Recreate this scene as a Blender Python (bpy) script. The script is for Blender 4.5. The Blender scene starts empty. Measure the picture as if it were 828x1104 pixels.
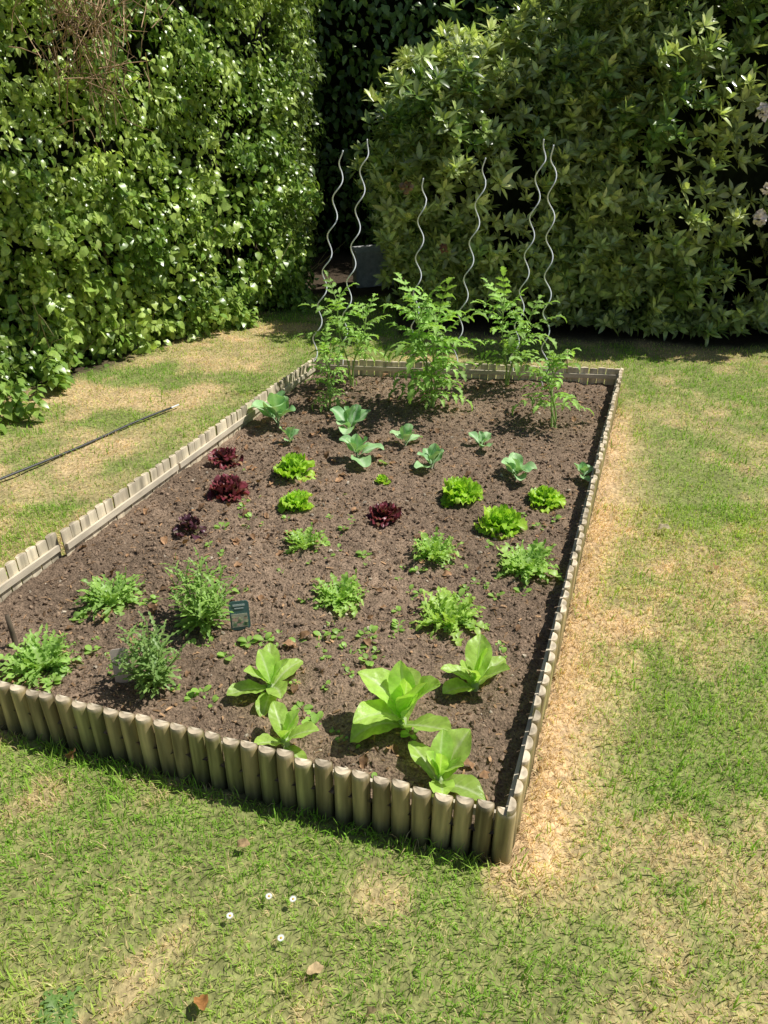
import bpy, math, random
import numpy as np
from mathutils import Vector, Matrix
rng = np.random.default_rng(7); random.seed(7)
COL = bpy.context.scene.collection
H = 1.65; P = math.radians(29.3); F = 797.0
CP, SP = math.cos(P), math.sin(P)

# ------------------------------------------------------------ survey helpers
def ray(px, py):
    x = (px-414)/F; y = (552-py)/F
    return np.array([x, CP+y*SP, -SP+y*CP])
def ground(px, py, z=0.0):
    d = ray(px, py); t = (z-H)/d[2]
    return np.array([d[0]*t, d[1]*t, z]), t
def at_y(px, py, Y):
    d = ray(px, py); t = Y/d[1]
    return np.array([d[0]*t, Y, H+d[2]*t])

# ------------------------------------------------------------ noise
def _h(ix, iy, iz, seed):
    n = (ix.astype(np.int64)*374761393 + iy.astype(np.int64)*668265263 + iz.astype(np.int64)*2147483647 + seed*1274126177) & 0xffffffff
    n = ((n ^ (n >> 13))*1274126177) & 0xffffffff
    n = n ^ (n >> 16)
    return (n & 0xffff)/65535.0
def vn(x, y, z=None, seed=0):
    x = np.asarray(x, float); y = np.asarray(y, float); z = np.zeros_like(x) if z is None else np.asarray(z, float)
    ix, iy, iz = np.floor(x), np.floor(y), np.floor(z)
    fx, fy, fz = x-ix, y-iy, z-iz
    fx = fx*fx*(3-2*fx); fy = fy*fy*(3-2*fy); fz = fz*fz*(3-2*fz)
    r = 0
    for a in (0, 1):
        for b in (0, 1):
            for c in (0, 1):
                w = (fx if a else 1-fx)*(fy if b else 1-fy)*(fz if c else 1-fz)
                r = r + w*_h(ix+a, iy+b, iz+c, seed)
    return r
def fbm(x, y, z=None, seed=0, o=3):
    r = 0; a = .5; s = 0
    for i in range(o):
        r = r + a*vn(np.asarray(x)*2**i, np.asarray(y)*2**i, None if z is None else np.asarray(z)*2**i, seed+i); s += a; a *= .5
    return r/s
def sstep(a, b, x):
    t = np.clip((x-a)/(b-a), 0, 1); return t*t*(3-2*t)

# ------------------------------------------------------------ mesh builder
class MB:
    def __init__(s): s.V=[]; s.Q=[]; s.T=[]; s.C=[]; s.n=0
    def add(s, V, Q=None, T=None, col=(1,1,1)):
        V = np.asarray(V, float).reshape(-1, 3); m = len(V)
        c = np.asarray(col, float)
        s.V.append(V); s.C.append(np.broadcast_to(c, (m, 3)))
        if Q is not None and len(Q): s.Q.append(np.asarray(Q, int).reshape(-1, 4)+s.n)
        if T is not None and len(T): s.T.append(np.asarray(T, int).reshape(-1, 3)+s.n)
        s.n += m
        return s
    def mesh(s, name, mat, smooth=True, sharp=None):
        V = np.concatenate(s.V).astype(np.float32); c = np.clip(np.concatenate(s.C), 0, .95)
        Q = np.concatenate(s.Q) if s.Q else np.zeros((0, 4), int)
        T = np.concatenate(s.T) if s.T else np.zeros((0, 3), int)
        me = bpy.data.meshes.new(name)
        me.vertices.add(len(V)); me.vertices.foreach_set('co', V.ravel())
        lp = np.concatenate([Q.ravel(), T.ravel()]).astype(np.int32)
        st = np.concatenate([np.arange(len(Q))*4, len(Q)*4+np.arange(len(T))*3]).astype(np.int32)
        me.loops.add(len(lp)); me.loops.foreach_set('vertex_index', lp)
        me.polygons.add(len(st)); me.polygons.foreach_set('loop_start', st)
        me.polygons.foreach_set('use_smooth', np.full(len(st), smooth, dtype=bool))
        me.update(calc_edges=True)
        a = me.color_attributes.new('Col', 'FLOAT_COLOR', 'POINT')
        a.data.foreach_set('color', np.hstack([c, np.ones((len(c), 1))]).astype(np.float32).ravel())
        if sharp: me.set_sharp_from_angle(angle=sharp)
        me.materials.append(mat)
        return me
    def obj(s, name, mat, parent=None, smooth=True, sharp=None):
        o = bpy.data.objects.new(name, s.mesh(name, mat, smooth, sharp)); COL.objects.link(o)
        if parent: o.parent = parent
        return o
def tag(o, label, cat, group=None, kind=None):
    if label: o['label'] = label
    if cat: o['category'] = cat
    if group: o['group'] = group
    if kind: o['kind'] = kind
    return o
def thing(name, label, cat, loc, rz=0.0, group=None):
    o = bpy.data.objects.new(name, None); COL.objects.link(o); o.empty_display_size = .05
    o.location = [float(v) for v in loc]; o.rotation_euler = (0, 0, rz)
    return tag(o, label, cat, group)
def link_mesh(name, me, parent=None, loc=(0,0,0), rot=(0,0,0)):
    o = bpy.data.objects.new(name, me); COL.objects.link(o); o.parent = parent
    o.location = [float(v) for v in loc]; o.rotation_euler = rot
    return o
def tube(pts, r, n=6):
    pts = np.asarray(pts, float); m = len(pts)
    r = np.broadcast_to(np.asarray(r, float), (m,))
    t = np.gradient(pts, axis=0); t /= np.linalg.norm(t, axis=1)[:, None]
    ref = np.array([0.31, 0.95, 0.05]) if abs(t[:, 2]).mean() > .6 else np.array([0, 0, 1.])
    a = np.cross(t, ref); a /= np.linalg.norm(a, axis=1)[:, None]; b = np.cross(t, a)
    th = np.linspace(0, 2*np.pi, n, endpoint=False)
    V = pts[:, None]+r[:, None, None]*(a[:, None]*np.cos(th)[None, :, None]+b[:, None]*np.sin(th)[None, :, None])
    Q = [[i*n+j, i*n+(j+1) % n, (i+1)*n+(j+1) % n, (i+1)*n+j] for i in range(m-1) for j in range(n)]
    V = V.reshape(-1, 3); k = len(V); V = np.vstack([V, pts[:1], pts[-1:]])
    T = [[j, k, (j+1) % n][::-1] for j in range(n)]+[[(m-1)*n+j, (m-1)*n+(j+1) % n, k+1] for j in range(n)]
    return V, Q, T
def box(c, s):
    c = np.asarray(c, float); s = np.asarray(s, float)/2
    V = np.array([[x, y, z] for x in (-1, 1) for y in (-1, 1) for z in (-1, 1)])*s+c
    return V, [[0,1,3,2],[4,6,7,5],[0,4,5,1],[2,3,7,6],[0,2,6,4],[1,5,7,3]]
def scatter(mb, tm, pos, R, sc, cols):
    V, Q, T, sh = tm
    n = len(pos); m = len(V)
    sc = np.asarray(sc); sc = sc[:, None, None] if sc.ndim == 1 else sc[:, None, :]
    W = np.einsum('nij,nmj->nmi', R, V[None]*sc)+pos[:, None]
    off = (np.arange(n)*m)[:, None, None]
    c = (cols[:, None, :]*sh[None, :, None]).reshape(-1, 3)
    mb.add(W.reshape(-1, 3), (Q[None]+off).reshape(-1, 4) if len(Q) else None, (T[None]+off).reshape(-1, 3) if len(T) else None, c)
def unit(v): return v/np.maximum(np.linalg.norm(v, axis=-1, keepdims=True), 1e-9)
def frames(n, d):
    n = unit(n); x = unit(d-(d*n).sum(-1, keepdims=True)*n); y = np.cross(n, x)
    return np.stack([x, y, n], axis=-1)
def rz(a):
    c, s = math.cos(a), math.sin(a); return np.array([[c, -s, 0], [s, c, 0], [0, 0, 1.]])

# ------------------------------------------------------------ materials
def nodes(name):
    m = bpy.data.materials.new(name); m.use_nodes = True
    nt = m.node_tree; nt.nodes.clear()
    return m, nt, nt.nodes, nt.links
def colour_node(nt, scale=30, lo=.75, hi=1.25, stretch=(1,1,1), use_attr=True, base=(1,1,1), rnd=0):
    N, L = nt.nodes, nt.links
    tc = N.new('ShaderNodeTexCoord'); mp = N.new('ShaderNodeMapping'); mp.inputs['Scale'].default_value = stretch
    L.new(tc.outputs['Object'], mp.inputs['Vector'])
    no = N.new('ShaderNodeTexNoise'); no.inputs['Scale'].default_value = scale; no.inputs['Detail'].default_value = 5
    L.new(mp.outputs[0], no.inputs['Vector'])
    mr = N.new('ShaderNodeMapRange'); mr.inputs['From Min'].default_value = .3; mr.inputs['From Max'].default_value = .7
    mr.inputs['To Min'].default_value = lo; mr.inputs['To Max'].default_value = hi
    L.new(no.outputs['Fac'], mr.inputs['Value'])
    mul = N.new('ShaderNodeMix'); mul.data_type = 'RGBA'; mul.blend_type = 'MULTIPLY'; mul.inputs[0].default_value = 1
    if use_attr:
        at = N.new('ShaderNodeAttribute'); at.attribute_name = 'Col'; L.new(at.outputs['Color'], mul.inputs[6])
    else:
        mul.inputs[6].default_value = (*base, 1)
    val = mr.outputs[0]
    if rnd:
        oi = N.new('ShaderNodeObjectInfo'); m2 = N.new('ShaderNodeMapRange')
        m2.inputs['To Min'].default_value = 1-rnd; m2.inputs['To Max'].default_value = 1+rnd
        L.new(oi.outputs['Random'], m2.inputs['Value'])
        mm = N.new('ShaderNodeMath'); mm.operation = 'MULTIPLY'; L.new(val, mm.inputs[0]); L.new(m2.outputs[0], mm.inputs[1]); val = mm.outputs[0]
        ad = N.new('ShaderNodeVectorMath'); ad.operation = 'ADD'
        sc = N.new('ShaderNodeMath'); sc.operation = 'MULTIPLY'; sc.inputs[1].default_value = 37; L.new(oi.outputs['Random'], sc.inputs[0])
        L.new(tc.outputs['Object'], ad.inputs[0]); L.new(sc.outputs[0], ad.inputs[1]); L.new(ad.outputs[0], mp.inputs['Vector'])
    L.new(val, mul.inputs[7])
    return mul.outputs[2], no.outputs['Fac']
def leaf_mat(name, rough=.45, trans=.3, spec=.4, scale=60, lo=.8, hi=1.2, bump=0.0):
    m, nt, N, L = nodes(name)
    c, f = colour_node(nt, scale, lo, hi)
    p = N.new('ShaderNodeBsdfPrincipled'); p.inputs['Roughness'].default_value = rough; p.inputs['Specular IOR Level'].default_value = spec
    L.new(c, p.inputs['Base Color'])
    if bump:
        b = N.new('ShaderNodeBump'); b.inputs['Strength'].default_value = bump; b.inputs['Distance'].default_value = .004
        L.new(f, b.inputs['Height']); L.new(b.outputs[0], p.inputs['Normal'])
    out = N.new('ShaderNodeOutputMaterial')
    if trans:
        t = N.new('ShaderNodeBsdfTranslucent')
        g = N.new('ShaderNodeMix'); g.data_type = 'RGBA'; g.blend_type = 'MULTIPLY'; g.inputs[0].default_value = 1
        L.new(c, g.inputs[6]); g.inputs[7].default_value = (1.4, 1.45, .7, 1); L.new(g.outputs[2], t.inputs['Color'])
        mx = N.new('ShaderNodeMixShader'); mx.inputs[0].default_value = trans
        L.new(p.outputs[0], mx.inputs[1]); L.new(t.outputs[0], mx.inputs[2]); L.new(mx.outputs[0], out.inputs[0])
    else: L.new(p.outputs[0], out.inputs[0])
    return m
def solid_mat(name, base=None, rough=.8, spec=.3, scale=40, lo=.75, hi=1.25, stretch=(1,1,1), bump=.3, dist=.01, metal=0, rnd=0):
    m, nt, N, L = nodes(name)
    c, f = colour_node(nt, scale, lo, hi, stretch, base is None, base or (1,1,1), rnd)
    p = N.new('ShaderNodeBsdfPrincipled'); p.inputs['Roughness'].default_value = rough; p.inputs['Specular IOR Level'].default_value = spec
    p.inputs['Metallic'].default_value = metal
    L.new(c, p.inputs['Base Color'])
    b = N.new('ShaderNodeBump'); b.inputs['Strength'].default_value = bump; b.inputs['Distance'].default_value = dist
    L.new(f, b.inputs['Height']); L.new(b.outputs[0], p.inputs['Normal'])
    out = N.new('ShaderNodeOutputMaterial'); L.new(p.outputs[0], out.inputs[0])
    return m
M_grass = leaf_mat('grass_blades', .5, .38, .25)
M_lawn = solid_mat('lawn_thatch', None, .95, .1, 60, .6, 1.3, bump=.6, dist=.02)
M_soil = solid_mat('garden_soil', None, .95, .15, 130, .5, 1.5, bump=1.0, dist=.012)
M_clod = solid_mat('soil_clod', None, .95, .15, 120, .7, 1.3, bump=.6, dist=.004)
M_wood = solid_mat('weathered_log', None, .85, .2, 30, .5, 1.4, (1, 1, .1), .6, .004, rnd=.2)
M_batten = solid_mat('weathered_batten', None, .85, .2, 28, .7, 1.25, (.3, .3, 1), .4, .003)
M_hedge = leaf_mat('hedge_leaf', .32, .28, .6)
M_rhodo = leaf_mat('rhododendron_leaf', .27, .2, .8, 40)
M_core = solid_mat('painted_shade', (.012, .016, .007), .95, .1, 20, .5, 1.5)  # near-black colour standing in for the shade deep inside the foliage
M_bark = solid_mat('bark', None, .9, .2, 40, .6, 1.3, (1, 1, .2))
M_let = leaf_mat('lettuce_leaf', .42, .35, .4, 45, .88, 1.12, .25)
M_broad = leaf_mat('broad_lettuce_leaf', .38, .45, .45, 55, .84, 1.14, .4)
M_lollo = leaf_mat('curly_lettuce_leaf', .42, .35, .4, 90, .85, 1.15, .2)
M_red = leaf_mat('red_lettuce_leaf', .35, .2, .5, 90, .7, 1.3, .2)
M_cab = leaf_mat('cabbage_leaf', .5, .2, .35, 45, .88, 1.12, .2)
M_tom = leaf_mat('tomato_leaf', .5, .38, .3, 60, .8, 1.2, .2)
M_metal = solid_mat('galvanised_metal', (.86, .89, .94), .4, .6, 60, .9, 1.06, bump=.05, metal=.1)
M_black = solid_mat('black_plastic', (.045, .045, .047), .45, .5, 40, .8, 1.3, bump=.1)
M_petal = leaf_mat('petal', .6, .12, .2)
M_dry = leaf_mat('dry_leaf', .7, .15, .2, 80, .6, 1.3, .3)
M_card = solid_mat('printed_card', None, .35, .5, 200, .92, 1.08, bump=.02)
M_stone = solid_mat('concrete', (.42, .42, .42), .9, .2, 25, .75, 1.2)
M_stick = solid_mat('stick_wood', None, .85, .2, 40, .7, 1.25, (1, 1, .2))

# ------------------------------------------------------------ the bed outline
ZT = .185
Bc = ground(557, 880, ZT)[0]; Cc = ground(672, 396, ZT)[0]; Dc = ground(336, 384, ZT)[0]
L0 = ground(0, 614, ZT)[0]; F0 = ground(0, 740, ZT)[0]
def isect(p, q, r, s):
    d1 = (q-p)[:2]; d2 = (s-r)[:2]
    t = np.linalg.solve(np.array([d1, -d2]).T, (r-p)[:2]); return p+(q-p)*t[0]
Ac = isect(F0, Bc, L0, Dc)
Ac[2] = Bc[2] = Cc[2] = Dc[2] = 0
def outn(p, q, inside):
    d = unit((q-p)[:2]); n = np.array([d[1], -d[0]])
    if np.dot(inside[:2]-p[:2], n) > 0: n = -n
    return n
mid = (Ac+Bc+Cc+Dc)/4
def soil_h(x, y):
    return .078+.03*(fbm(np.asarray(x)*3.5, np.asarray(y)*3.5, seed=3)-.5)+.018*(vn(np.asarray(x)*15, np.asarray(y)*15, seed=9)-.5)+.011*(vn(np.asarray(x)*38, np.asarray(y)*38, seed=5)-.5)+.010*(vn(np.asarray(x)*85, np.asarray(y)*85, seed=6)-.5)
def on_soil(px, py):
    p, t = ground(px, py, .08); p[2] = float(soil_h(p[0], p[1]))-.004; return p, t

# soil sheet
ins = .012
def shrink(p): return p+unit((mid-p))*ins
A2, B2, C2, D2 = map(shrink, (Ac, Bc, Cc, Dc))
nu, nv = 210, 400
u, v = np.meshgrid(np.linspace(0, 1, nu), np.linspace(0, 1, nv))
XY = (1-v)[..., None]*((1-u)[..., None]*A2+u[..., None]*B2)+v[..., None]*((1-u)[..., None]*D2+u[..., None]*C2)
X, Y = XY[..., 0], XY[..., 1]; Z = soil_h(X, Y)
tone = fbm(X*2.2, Y*2.2, seed=21); fine = vn(X*60, Y*60, seed=22)
SOIL = np.array([.232, .166, .115])
sc = SOIL*(.6+.8*tone)[..., None]*(.75+.5*fine)[..., None]
idx = np.arange(nu*nv).reshape(nv, nu)
Q = np.stack([idx[:-1, :-1], idx[:-1, 1:], idx[1:, 1:], idx[1:, :-1]], -1).reshape(-1, 4)
o = MB().add(np.stack([X, Y, Z], -1), Q, None, sc.reshape(-1, 3)).obj('soil', M_soil); o['kind'] = 'structure'

def ico(seed):
    t = (1+5**.5)/2
    V = np.array([[-1,t,0],[1,t,0],[-1,-t,0],[1,-t,0],[0,-1,t],[0,1,t],[0,-1,-t],[0,1,-t],[t,0,-1],[t,0,1],[-t,0,-1],[-t,0,1]], float)
    T = np.array([[0,11,5],[0,5,1],[0,1,7],[0,7,10],[0,10,11],[1,5,9],[5,11,4],[11,10,2],[10,7,6],[7,1,8],[3,9,4],[3,4,2],[3,2,6],[3,6,8],[3,8,9],[4,9,5],[2,4,11],[6,2,10],[8,6,7],[9,8,1]])
    r = np.random.default_rng(seed); V = unit(V)*(.7+.6*r.random((12, 1)))*np.array([1, .85, .65])
    return V, np.zeros((0, 4), int), T, np.ones(12)
def bed_pts(n, m=.03):
    a = m+(1-2*m)*rng.random(n); b = m/2+(1-m)*rng.random(n)
    p = (1-b)[:, None]*((1-a)[:, None]*A2+a[:, None]*B2)+b[:, None]*((1-a)[:, None]*D2+a[:, None]*C2)
    return p
def rand_rot(n):
    a = unit(rng.normal(size=(n, 3))); b = rng.normal(size=(n, 3)); return frames(a, b)
mb = MB()
for k in range(5):
    n = 5000
    p = bed_pts(n); s = .0020+.0100*rng.random(n)**5
    p[:, 2] = soil_h(p[:, 0], p[:, 1])+s*.2
    c = SOIL*1.05*(.55+.85*rng.random((n, 1)))
    pal = rng.random(n) < .04; c[pal] = np.array([.46, .39, .30])*(.7+.5*rng.random((pal.sum(), 1)))
    scatter(mb, ico(k), p, rand_rot(n), s, c)
tag(mb.obj('soil_crumbs', M_clod, smooth=False), 'loose crumbs, clods and small stones covering the dug soil of the bed', 'soil', kind='stuff')
mb = MB()
n = 4600
p = bed_pts(n); p[:, 2] = soil_h(p[:, 0], p[:, 1])+.004
l = .007+.022*rng.random(n); w = .0012+.006*rng.random(n)**2
tmV = np.array([[-.5, -.5, 0], [0, -.6, .1], [.5, -.4, 0], [.5, .4, .02], [0, .6, .12], [-.5, .5, 0]])
fl = (tmV, np.array([[0, 1, 4, 5], [1, 2, 3, 4]]), np.zeros((0, 3), int), np.ones(6))
nn = np.array([0, 0, 1.])+.35*rng.normal(size=(n, 3))
c = np.array([.48, .30, .165])*(.25+.95*rng.random((n, 1)))
scatter(mb, fl, p, frames(nn, rng.normal(size=(n, 3))), np.stack([l, w, l*.3], -1), c)
tag(mb.obj('plant_litter', M_dry, smooth=False), 'short bits of dry straw and stalk strewn over the bed', 'plant litter', kind='stuff')

# ------------------------------------------------------------ log edging
def log_mesh(seed, dep=.027, pale=0.0):
    r = np.random.default_rng(seed); R = .0250*(.90+.14*r.random())
    n = 13; a = np.linspace(0, np.pi, n)
    prof = np.stack([np.cos(a)*R, np.sin(a)*dep], -1)
    prof = np.vstack([prof, [[-R*.5, 0], [0, 0], [R*.5, 0]]])
    m = len(prof); zs = [-.06, 0, .03, .06, .09, .12, .15, .170, .180, .184]; ss = [1, 1, 1, .99, .985, .99, .99, .975, .93, .84]
    if pale: ss = [1, 1, 1, .99, .985, .99, .99, .985, .97, .93]
    V = []; Cc_ = []
    tint = np.array([.43, .335, .17])*(.75+.45*r.random())
    if r.random() < .4: tint = tint*np.array([.86, .98, .85])
    ph = r.random()*50
    for z, s in zip(zs, ss):
        wob = 1+.06*(vn(prof[:, 0]*60+ph, np.full(m, z*25), seed=seed)-.5)
        q = prof*s*wob[:, None]; q[:, 1] += (1-s)*dep*.45
        V.append(np.column_stack([q, np.full(m, z)]))
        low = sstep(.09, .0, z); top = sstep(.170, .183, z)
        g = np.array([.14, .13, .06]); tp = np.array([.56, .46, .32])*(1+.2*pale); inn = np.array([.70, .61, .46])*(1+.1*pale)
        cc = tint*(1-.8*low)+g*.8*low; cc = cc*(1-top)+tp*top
        st = .64+.72*vn(np.arange(m)*1.7+ph, np.full(m, z*9), seed=seed+3)
        cm = np.tile(cc, (m, 1))*(st[:, None]*(1-top)+top); back = np.arange(m) >= n; back[[0, n-1]] = True
        cm[back] = cm[back]*.2+inn*.8
        if not pale: cm[[0, n-1]] = tint*.45          # darker edges at the joints between the logs
        Cc_.append(cm)
    k = len(zs)
    Q = [[i*m+j, i*m+(j+1) % m, (i+1)*m+(j+1) % m, (i+1)*m+j] for i in range(k-1) for j in range(m)]
    V = np.vstack(V); Cc_ = np.vstack(Cc_)
    cen = np.array([[0, dep*.45, .1845]]); V = np.vstack([V, cen]); Cc_ = np.vstack([Cc_, [[.50, .42, .30]]])
    T = [[(k-1)*m+j, (k-1)*m+(j+1) % m, len(V)-1] for j in range(m)]
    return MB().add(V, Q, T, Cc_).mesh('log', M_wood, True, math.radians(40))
LOGS = [log_mesh(40+i) for i in range(14)]
SLIM = [log_mesh(60+i, .019, 1.0) for i in range(10)]
def edging(p, q, nsec, labels, joint=.004, bz=.135, jz=.012, pool=LOGS, tw=.12):
    L = np.linalg.norm((q-p)[:2]); d = unit((q-p)[:2]); n = outn(p, q, mid)
    ang = math.atan2(d[1], d[0])
    if n[0]*(-d[1])+n[1]*d[0] < 0: ang += math.pi     # local +y looks outward
    tot = max(nsec, round(L/.0515)); per = tot/nsec
    dd = .027 if pool is LOGS else .019
    for s in range(nsec):
        i0, i1 = round(s*per), round((s+1)*per)
        off = (random.random()-.5)*2*joint; dz = (random.random()-.5)*.016
        c = p[:2]+d*L*((i0+i1)/2/tot)+n*off
        root = thing('log_edging', labels[s], 'edging', (c[0], c[1], dz), ang, 'half-log edging sections around the vegetable bed')
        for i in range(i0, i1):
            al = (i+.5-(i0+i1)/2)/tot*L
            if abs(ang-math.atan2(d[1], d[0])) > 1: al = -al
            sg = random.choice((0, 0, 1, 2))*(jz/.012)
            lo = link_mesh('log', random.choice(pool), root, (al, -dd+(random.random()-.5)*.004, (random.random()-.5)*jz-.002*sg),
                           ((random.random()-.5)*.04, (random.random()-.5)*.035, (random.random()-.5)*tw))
        ln = (i1-i0)/tot*L
        mbb = MB(); mbb.add(*box((0, -dd-.007, bz), (ln*.985, .010, .026)), col=(.64, .56, .43))
        mbb.obj('batten', M_batten, root, False)
edging(Ac, Bc, 2, ['front run of half-log edging, left part beside the feathery plants',
                   'front run of half-log edging, right part ending at the near corner'], .002)
edging(Bc, Cc, 4, ['right side log edging section at the near front corner', 'right side log edging section, second from the front corner',
                   'right side log edging section, third from the front corner', 'right side log edging section at the far corner by the tomato plants'], .004, .135, .007, SLIM, .06)
edging(Dc, Cc, 2, ['far end log edging, left half behind the tomato plants', 'far end log edging, right half by the thin wooden stick'], .006, .135, .008, SLIM, .06)
edging(Ac, Dc, 4, ['left side log edging section nearest the front, largely out of frame', 'left side log edging section beside the black pole, sunlit inner face',
                   'left side log edging section next to the red lettuces', 'left side log edging section at the far corner by the hedge'], .018, .12, .003, SLIM, .02)

# ------------------------------------------------------------ lawn
HP = [np.array(q, float) for q in [(-4.6, 1.2), (-2.42, 4.4), (-.78, 6.9), (-.95, 10.)]]
def seg_side(x, y, p, q):   # >0 on the lawn side
    d = unit(q-p); return (x-p[0])*d[1]-(y-p[1])*d[0]
def hedge_in(x, y):
    s = np.where(y < 4.4, seg_side(x, y, HP[0], HP[1]), np.where(y < 6.9, seg_side(x, y, HP[1], HP[2]), seg_side(x, y, HP[2], HP[3])))
    return s
nR = outn(Bc, Cc, mid); dR = unit((Cc-Bc)[:2]); LR = np.linalg.norm((Cc-Bc)[:2])
nL = outn(Ac, Dc, mid); nF = outn(Ac, Bc, mid); nB = outn(Dc, Cc, mid)
def dists(x, y):
    f = lambda p, n: (x-p[0])*n[0]+(y-p[1])*n[1]
    return f(Bc, nR), f(Ac, nL), f(Ac, nF), f(Cc, nB)
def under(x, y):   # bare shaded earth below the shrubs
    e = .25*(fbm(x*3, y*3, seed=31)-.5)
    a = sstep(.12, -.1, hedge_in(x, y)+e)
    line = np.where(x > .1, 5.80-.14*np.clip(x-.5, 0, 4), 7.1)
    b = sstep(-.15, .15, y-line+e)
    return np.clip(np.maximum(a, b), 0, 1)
def dryness(x, y):
    r, l, f, b = dists(x, y)
    d = .07+.44*sstep(.45, .70, fbm(x*1.9+3, y*1.9, seed=11))
    d = d+.44*sstep(.51, .76, fbm(x*6.5, y*6.5, seed=12))+.07*sstep(0, .3, f)
    al = (x-Bc[0])*dR[0]+(y-Bc[1])*dR[1]
    wid = .09+.18*fbm(x*2.3, y*2.3, seed=13)+.03*sstep(1.6, .2, al)
    strip = np.where((r > -.05), np.exp(-(np.maximum(r, 0)/wid)**2), 0)*sstep(-.16, .05, al+.15*(fbm(x*6, y*6, seed=18)-.5))*sstep(LR+.1, LR-.6, al)
    d = np.maximum(d, strip*(.84+.35*fbm(x*8, y*8, seed=14)))
    ls = np.where((l > .12), sstep(.46, .68, fbm(x*2.5, y*2.5, seed=15)), 0)
    d = np.maximum(d, ls*.75)
    d = d*(1-.6*np.where((l > 0) & (l < .6), sstep(.6, .25, l), 0)*sstep(2.6, 3.4, y))
    return np.clip(d, 0, 1)
def axis(lo, hi, st, far):
    a = np.arange(lo, hi+1e-6, st); g = np.array([.3, .8, 1.8, 4, 9, 20, far])
    return np.concatenate([lo-g[::-1], a, hi+g])
gx = axis(-5, 5.5, .045, 60); gy = axis(-.6, 8.5, .045, 80)
X, Y = np.meshgrid(gx, gy)
Z = .018*(fbm(X*3, Y*3, seed=41)-.5)+.012*(vn(X*20, Y*20, seed=42)-.5)
rr, ll, ff, bb = dists(X, Y)
Z = np.where((rr < .0) & (ll < .0) & (ff < .0) & (bb < .0), -.03, Z)
dr = dryness(X, Y); un = under(X, Y)
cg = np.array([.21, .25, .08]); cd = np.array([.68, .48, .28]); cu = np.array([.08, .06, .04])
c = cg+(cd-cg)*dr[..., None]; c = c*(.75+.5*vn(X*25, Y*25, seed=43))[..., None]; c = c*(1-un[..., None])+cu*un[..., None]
idx = np.arange(X.size).reshape(X.shape)
Q = np.stack([idx[:-1, :-1], idx[:-1, 1:], idx[1:, 1:], idx[1:, :-1]], -1).reshape(-1, 4)
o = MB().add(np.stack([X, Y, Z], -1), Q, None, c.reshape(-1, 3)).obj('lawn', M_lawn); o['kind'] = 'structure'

def blades(n, xr, yr, keep, lmul=1.0, wmul=1.0, green=0.0):
    x = xr[0]+(xr[1]-xr[0])*rng.random(n); y = yr[0]+(yr[1]-yr[0])*rng.random(n)
    r, l, f, b = dists(x, y)
    ok = ~((r < .006) & (l < .006) & (f < .006) & (b < .006)) & keep(x, y, r, l, f, b) & (rng.random(n) > under(x, y)*1.3)
    vis = (np.abs(x) < .75*y+1.1); ok &= vis
    x, y, r, l, f, b = [q[ok] for q in (x, y, r, l, f, b)]
    n = len(x); d = dryness(x, y)*(1-green)
    clump = fbm(x*9, y*9, seed=51)
    isd = rng.random(n) < np.clip(d*1.0, .08, .95)*(1-green)
    ln = (.016+.024*rng.random(n))*(.6+.8*clump)*lmul
    lean = np.where(isd, .6+.8*rng.random(n), .2+.95*rng.random(n))
    ln = np.where(isd, ln*.95, ln*(1-.3*d))
    az = rng.random(n)*2*np.pi
    w = (.0017+.0019*rng.random(n))*wmul*(.8+.1*y)*np.where(isd, .8, 1)
    h = np.stack([np.cos(az), np.sin(az), 0*az], -1); sd = np.stack([-np.sin(az), np.cos(az), 0*az], -1); up = np.array([0, 0, 1.])
    z0 = .018*(fbm(x*3, y*3, seed=41)-.5)+.012*(vn(x*20, y*20, seed=42)-.5)-.003
    p = np.stack([x, y, z0], -1)
    g = lambda a: h*np.sin(a)[:, None]+up*np.cos(a)[:, None]
    m = p+.55*ln[:, None]*g(lean*.6); t = m+.45*ln[:, None]*g(np.minimum(lean*1.5, 1.75))
    W = w[:, None]/2
    V = np.stack([p-sd*W, p+sd*W, m+sd*W*.85, m-sd*W*.85, t], 1)
    gr = np.array([.25, .48, .05]); yl = np.array([.62, .70, .18]); st = np.array([.94, .71, .42])
    k = np.clip(.08+.5*rng.random(n)+.5*(d-.3)+1.1*(fbm(x*2.5, y*2.5, seed=52)-.5), 0, 1)[:, None]
    cc = gr*(1-k)+yl*k; cc[isd] = st*(.58+.5*rng.random((isd.sum(), 1)))
    cc *= (.8+.4*rng.random((n, 1)))
    cv = np.repeat(cc[:, None, :], 5, 1); cv[:, :2] = cv[:, :2]*.8+np.array([.36, .32, .13])*.2
    off = (np.arange(n)*5)[:, None]
    return V.reshape(-1, 3), off+np.array([[0, 1, 2, 3]]), off+np.array([[3, 2, 4]]), cv.reshape(-1, 3)
mb = MB()
mb.add(*blades(220000, (-2.6, 2.8), (.3, 3.0), lambda x, y, r, l, f, b: y < 3.0))
mb.add(*blades(140000, (-3.6, 4.0), (3.0, 7.6), lambda x, y, r, l, f, b: y >= 3.0, 1.0, 1.1))
mb.add(*blades(60000, (-2.0, 2.2), (.5, 5.6), lambda x, y, r, l, f, b: ((f > 0) & (f < .04+.03*np.sin(x*7)) & (r < .1)) | ((r > 0) & (r < .03) & (f < .1) & (rng.random(len(x)) < .4)) | ((l > 0) & (l < .05)), 1.7, 1.2))
mb.add(*blades(16000, (-2.6, 2.8), (.3, 4.5), lambda x, y, r, l, f, b: fbm(x*5, y*5, seed=77) > .56, 1.6, 1.6, .9))
tag(mb.obj('grass', M_grass, smooth=False), 'short patchy lawn grass, green and straw yellow, around the bed', 'grass', kind='stuff')

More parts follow.
